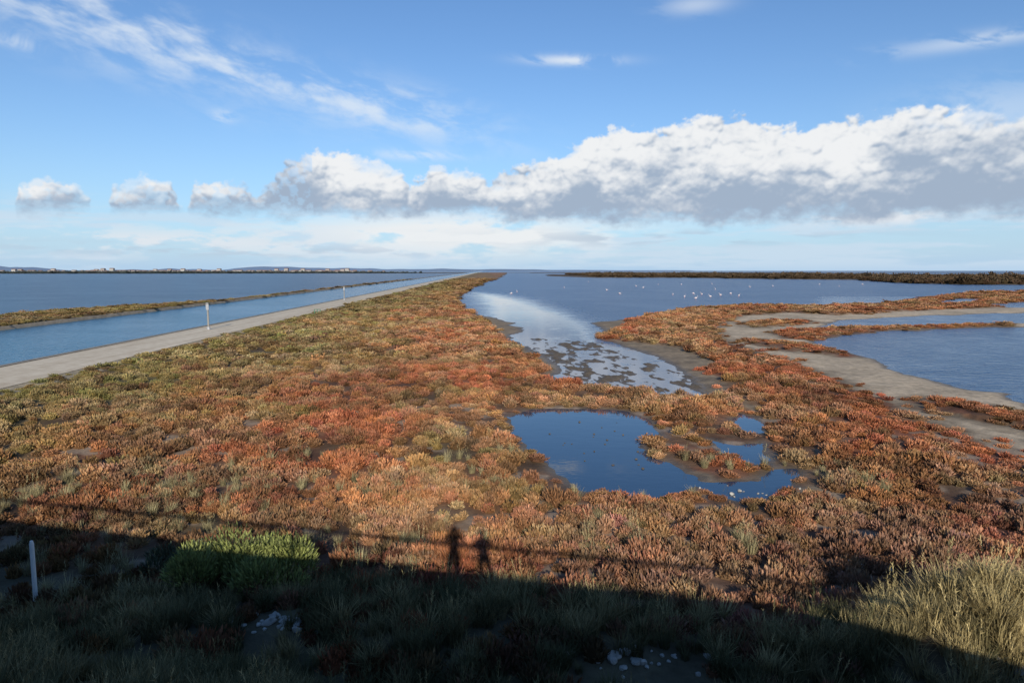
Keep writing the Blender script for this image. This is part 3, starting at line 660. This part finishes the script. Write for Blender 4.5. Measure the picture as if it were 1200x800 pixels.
sh=.04+.74*ss(.08,.9,hrel+(fb-.5)*.7)+.85*(lam-.80)+.40*(fb2-.5)+1.1*lg-.06*ss(20,30,az)-.12*(1-ss(-22,-12,az))  # sunlit lobes and grey bases painted into the cloud colour
sh=ss(.0,.95,np.clip(sh,0,1))
g0=np.array([.36,.45,.58]); g1_=np.array([.87,.885,.90])
ccol=g0+(g1_-g0)*sh[...,None]
gau=lambda a0,e0,wa,we,sl=0.0: np.exp(-(((az-a0)/wa)**2+((el-e0-(az-a0)*sl)/we)**2))
nl=fbm(az*.12,el*1.3+30,6,.6); nl2=fbm(az*.28+5,el*1.1+60,6,.6)
C=np.zeros((ny,nx,3)); Al=np.zeros((ny,nx))
def over(col,a):
    global C,Al
    a=np.clip(a,0,1); na_=a+Al*(1-a)
    C=(col*a[...,None]+C*(Al*(1-a))[...,None])/np.maximum(na_,1e-5)[...,None]; Al=na_
over(np.array([.44,.62,.82]),np.clip(np.exp(-np.maximum(el,0)/6.0)*1.0,0,1))  # pale horizon haze painted into the sky picture
over(np.array([.60,.73,.86]),ss(.42,.62,nl)*ss(-.5,.8,el)*(1-ss(3.2,6.0,el))*.75)
over(np.array([.84,.87,.89]),ss(.30,.56,nl2+.22*gau(-4.5,3.1,11,1.4)-.05)*np.clip(gau(-4.5,2.9,13,1.6)*1.3,0,1))
over(np.array([.78,.82,.87]),ss(.4,.58,nl2)*gau(28,3.8,6,.55)*1.0)
over(np.array([.74,.80,.86]),ss(.40,.56,nl2)*gau(-27,2.1,15,1.0)*1.0)
over(np.array([.42,.53,.66]),ss(.45,.62,fbm(az*.2+80,el*1.5+3,5))*gau(12,2.6,14,.6)*.7)
over(np.array([.48,.58,.70]),ss(.48,.62,fbm(az*.25+20,el*1.8+13,5))*gau(-20,1.5,20,.5)*.6)
ca,sa=math.cos(math.radians(-13)),math.sin(math.radians(-13)); pa=az*ca+el*sa; pe=-az*sa+el*ca
pe2=pe+(fbm(pa*.08,pe*.3,3)-.5)*3
nc=fbm(pa*.10+1,pe2*.55,7,.62); nc2=fbm(pa*.35+15,pe2*.9+5,6,.62)
wm=gau(-9,12.6,8,1.7,-.2)*.95+gau(-33,17.6,14,2.6,-.25)*1.05+gau(-20,14.8,10,1.3,-.22)*.6
over(np.array([.78,.85,.92]),ss(.38,.78,nc*.4+nc2*.6+.05*wm)*np.clip(wm,0,1)*.72)
sm=np.zeros_like(az)
for px,py,wa,we,sl_,k in ((672,71,3.4,.36,-.03,.9),(1160,45,6,.5,0,.55),(815,6,2.4,.6,0,.5),(262,136,.9,.45,0,.6),(485,182,3.5,.4,0,.6),(5,44,2,.4,-.2,.7),(1180,130,6,1.8,0,.4)):
    a_,e_=skyd(px,py); sm+=gau(a_,e_,wa,we,sl_)*k*ss(.3,.6,nc2)
over(np.array([.80,.86,.92]),sm*.9)
over(ccol,M)
Al*=(1-ss(27,31,el))
img=bpy.data.images.new('cloud_field',nx,ny,alpha=True,float_buffer=False); img.colorspace_settings.name='Non-Color'; img.alpha_mode='CHANNEL_PACKED'
img.pixels.foreach_set(np.concatenate([np.clip(C,0,1),Al[...,None]],-1).astype(np.float32).ravel()); img.update(); img.pack()
w=bpy.data.worlds.new('World'); scene.world=w; w.use_nodes=True; nt=w.node_tree; nt.nodes.clear(); L=nt.links.new
def mt(op,*a,clamp=False):
    n=N(nt,'ShaderNodeMath',operation=op,use_clamp=clamp)
    for i,x in enumerate(a):
        if isinstance(x,(int,float)): n.inputs[i].default_value=x
        else: L(x,n.inputs[i])
    return n.outputs[0]
tc=N(nt,'ShaderNodeTexCoord'); sx=N(nt,'ShaderNodeSeparateXYZ'); L(tc.outputs['Generated'],sx.inputs[0])
azn=mt('MULTIPLY',mt('ARCTAN2',sx.outputs[0],sx.outputs[1]),57.29578); eln=mt('MULTIPLY',mt('ARCSINE',sx.outputs[2]),57.29578)
cb=N(nt,'ShaderNodeCombineXYZ'); L(mt('MULTIPLY_ADD',azn,1/(A1-A0),-A0/(A1-A0)),cb.inputs[0]); L(mt('MULTIPLY_ADD',eln,1/(E1-E0),-E0/(E1-E0),clamp=True),cb.inputs[1])
ti=N(nt,'ShaderNodeTexImage',image=img,interpolation='Cubic',extension='MIRROR'); L(cb.outputs[0],ti.inputs[0])
sky=N(nt,'ShaderNodeTexSky',sky_type='NISHITA'); sky.sun_disc=False; sky.sun_elevation=SUN_EL; sky.sun_rotation=math.pi+SUN_AZ; sky.altitude=0; sky.air_density=1.0; sky.dust_density=.1; sky.ozone_density=4
vm=N(nt,'ShaderNodeVectorMath',operation='MULTIPLY'); L(sky.outputs[0],vm.inputs[0]); vm.inputs[1].default_value=(.10,.116,.132)
mx=N(nt,'ShaderNodeMix',data_type='RGBA'); L(ti.outputs['Alpha'],mx.inputs[0]); L(vm.outputs[0],mx.inputs[6]); L(ti.outputs['Color'],mx.inputs[7])
bg=N(nt,'ShaderNodeBackground'); L(mx.outputs[2],bg.inputs['Color']); bg.inputs['Strength'].default_value=1.0
wo=N(nt,'ShaderNodeOutputWorld'); L(bg.outputs[0],wo.inputs[0])
w.cycles.sampling_method='MANUAL'; w.cycles.sample_map_resolution=512
# ---------------------------------------------------------------- sun, camera
sl=bpy.data.lights.new('sun','SUN'); sl.energy=5.0; sl.angle=math.radians(.5); sl.color=(1,.915,.77)
so=link(bpy.data.objects.new('sun',sl)); d=Vector((math.sin(SUN_AZ)*math.cos(SUN_EL),math.cos(SUN_AZ)*math.cos(SUN_EL),-math.sin(SUN_EL)))
so.rotation_euler=d.to_track_quat('-Z','Y').to_euler(); so.location=(0,-20,30)
cam=bpy.data.cameras.new('camera'); cam.sensor_width=36; cam.lens=24; cam.clip_start=.05; cam.clip_end=60000
co=link(bpy.data.objects.new('camera',cam)); co.location=(0,0,H); co.rotation_euler=(math.pi/2-PITCH,0,0); scene.camera=co
scene.view_settings.view_transform='Standard'; scene.view_settings.look='None'; scene.view_settings.exposure=0
print('done')
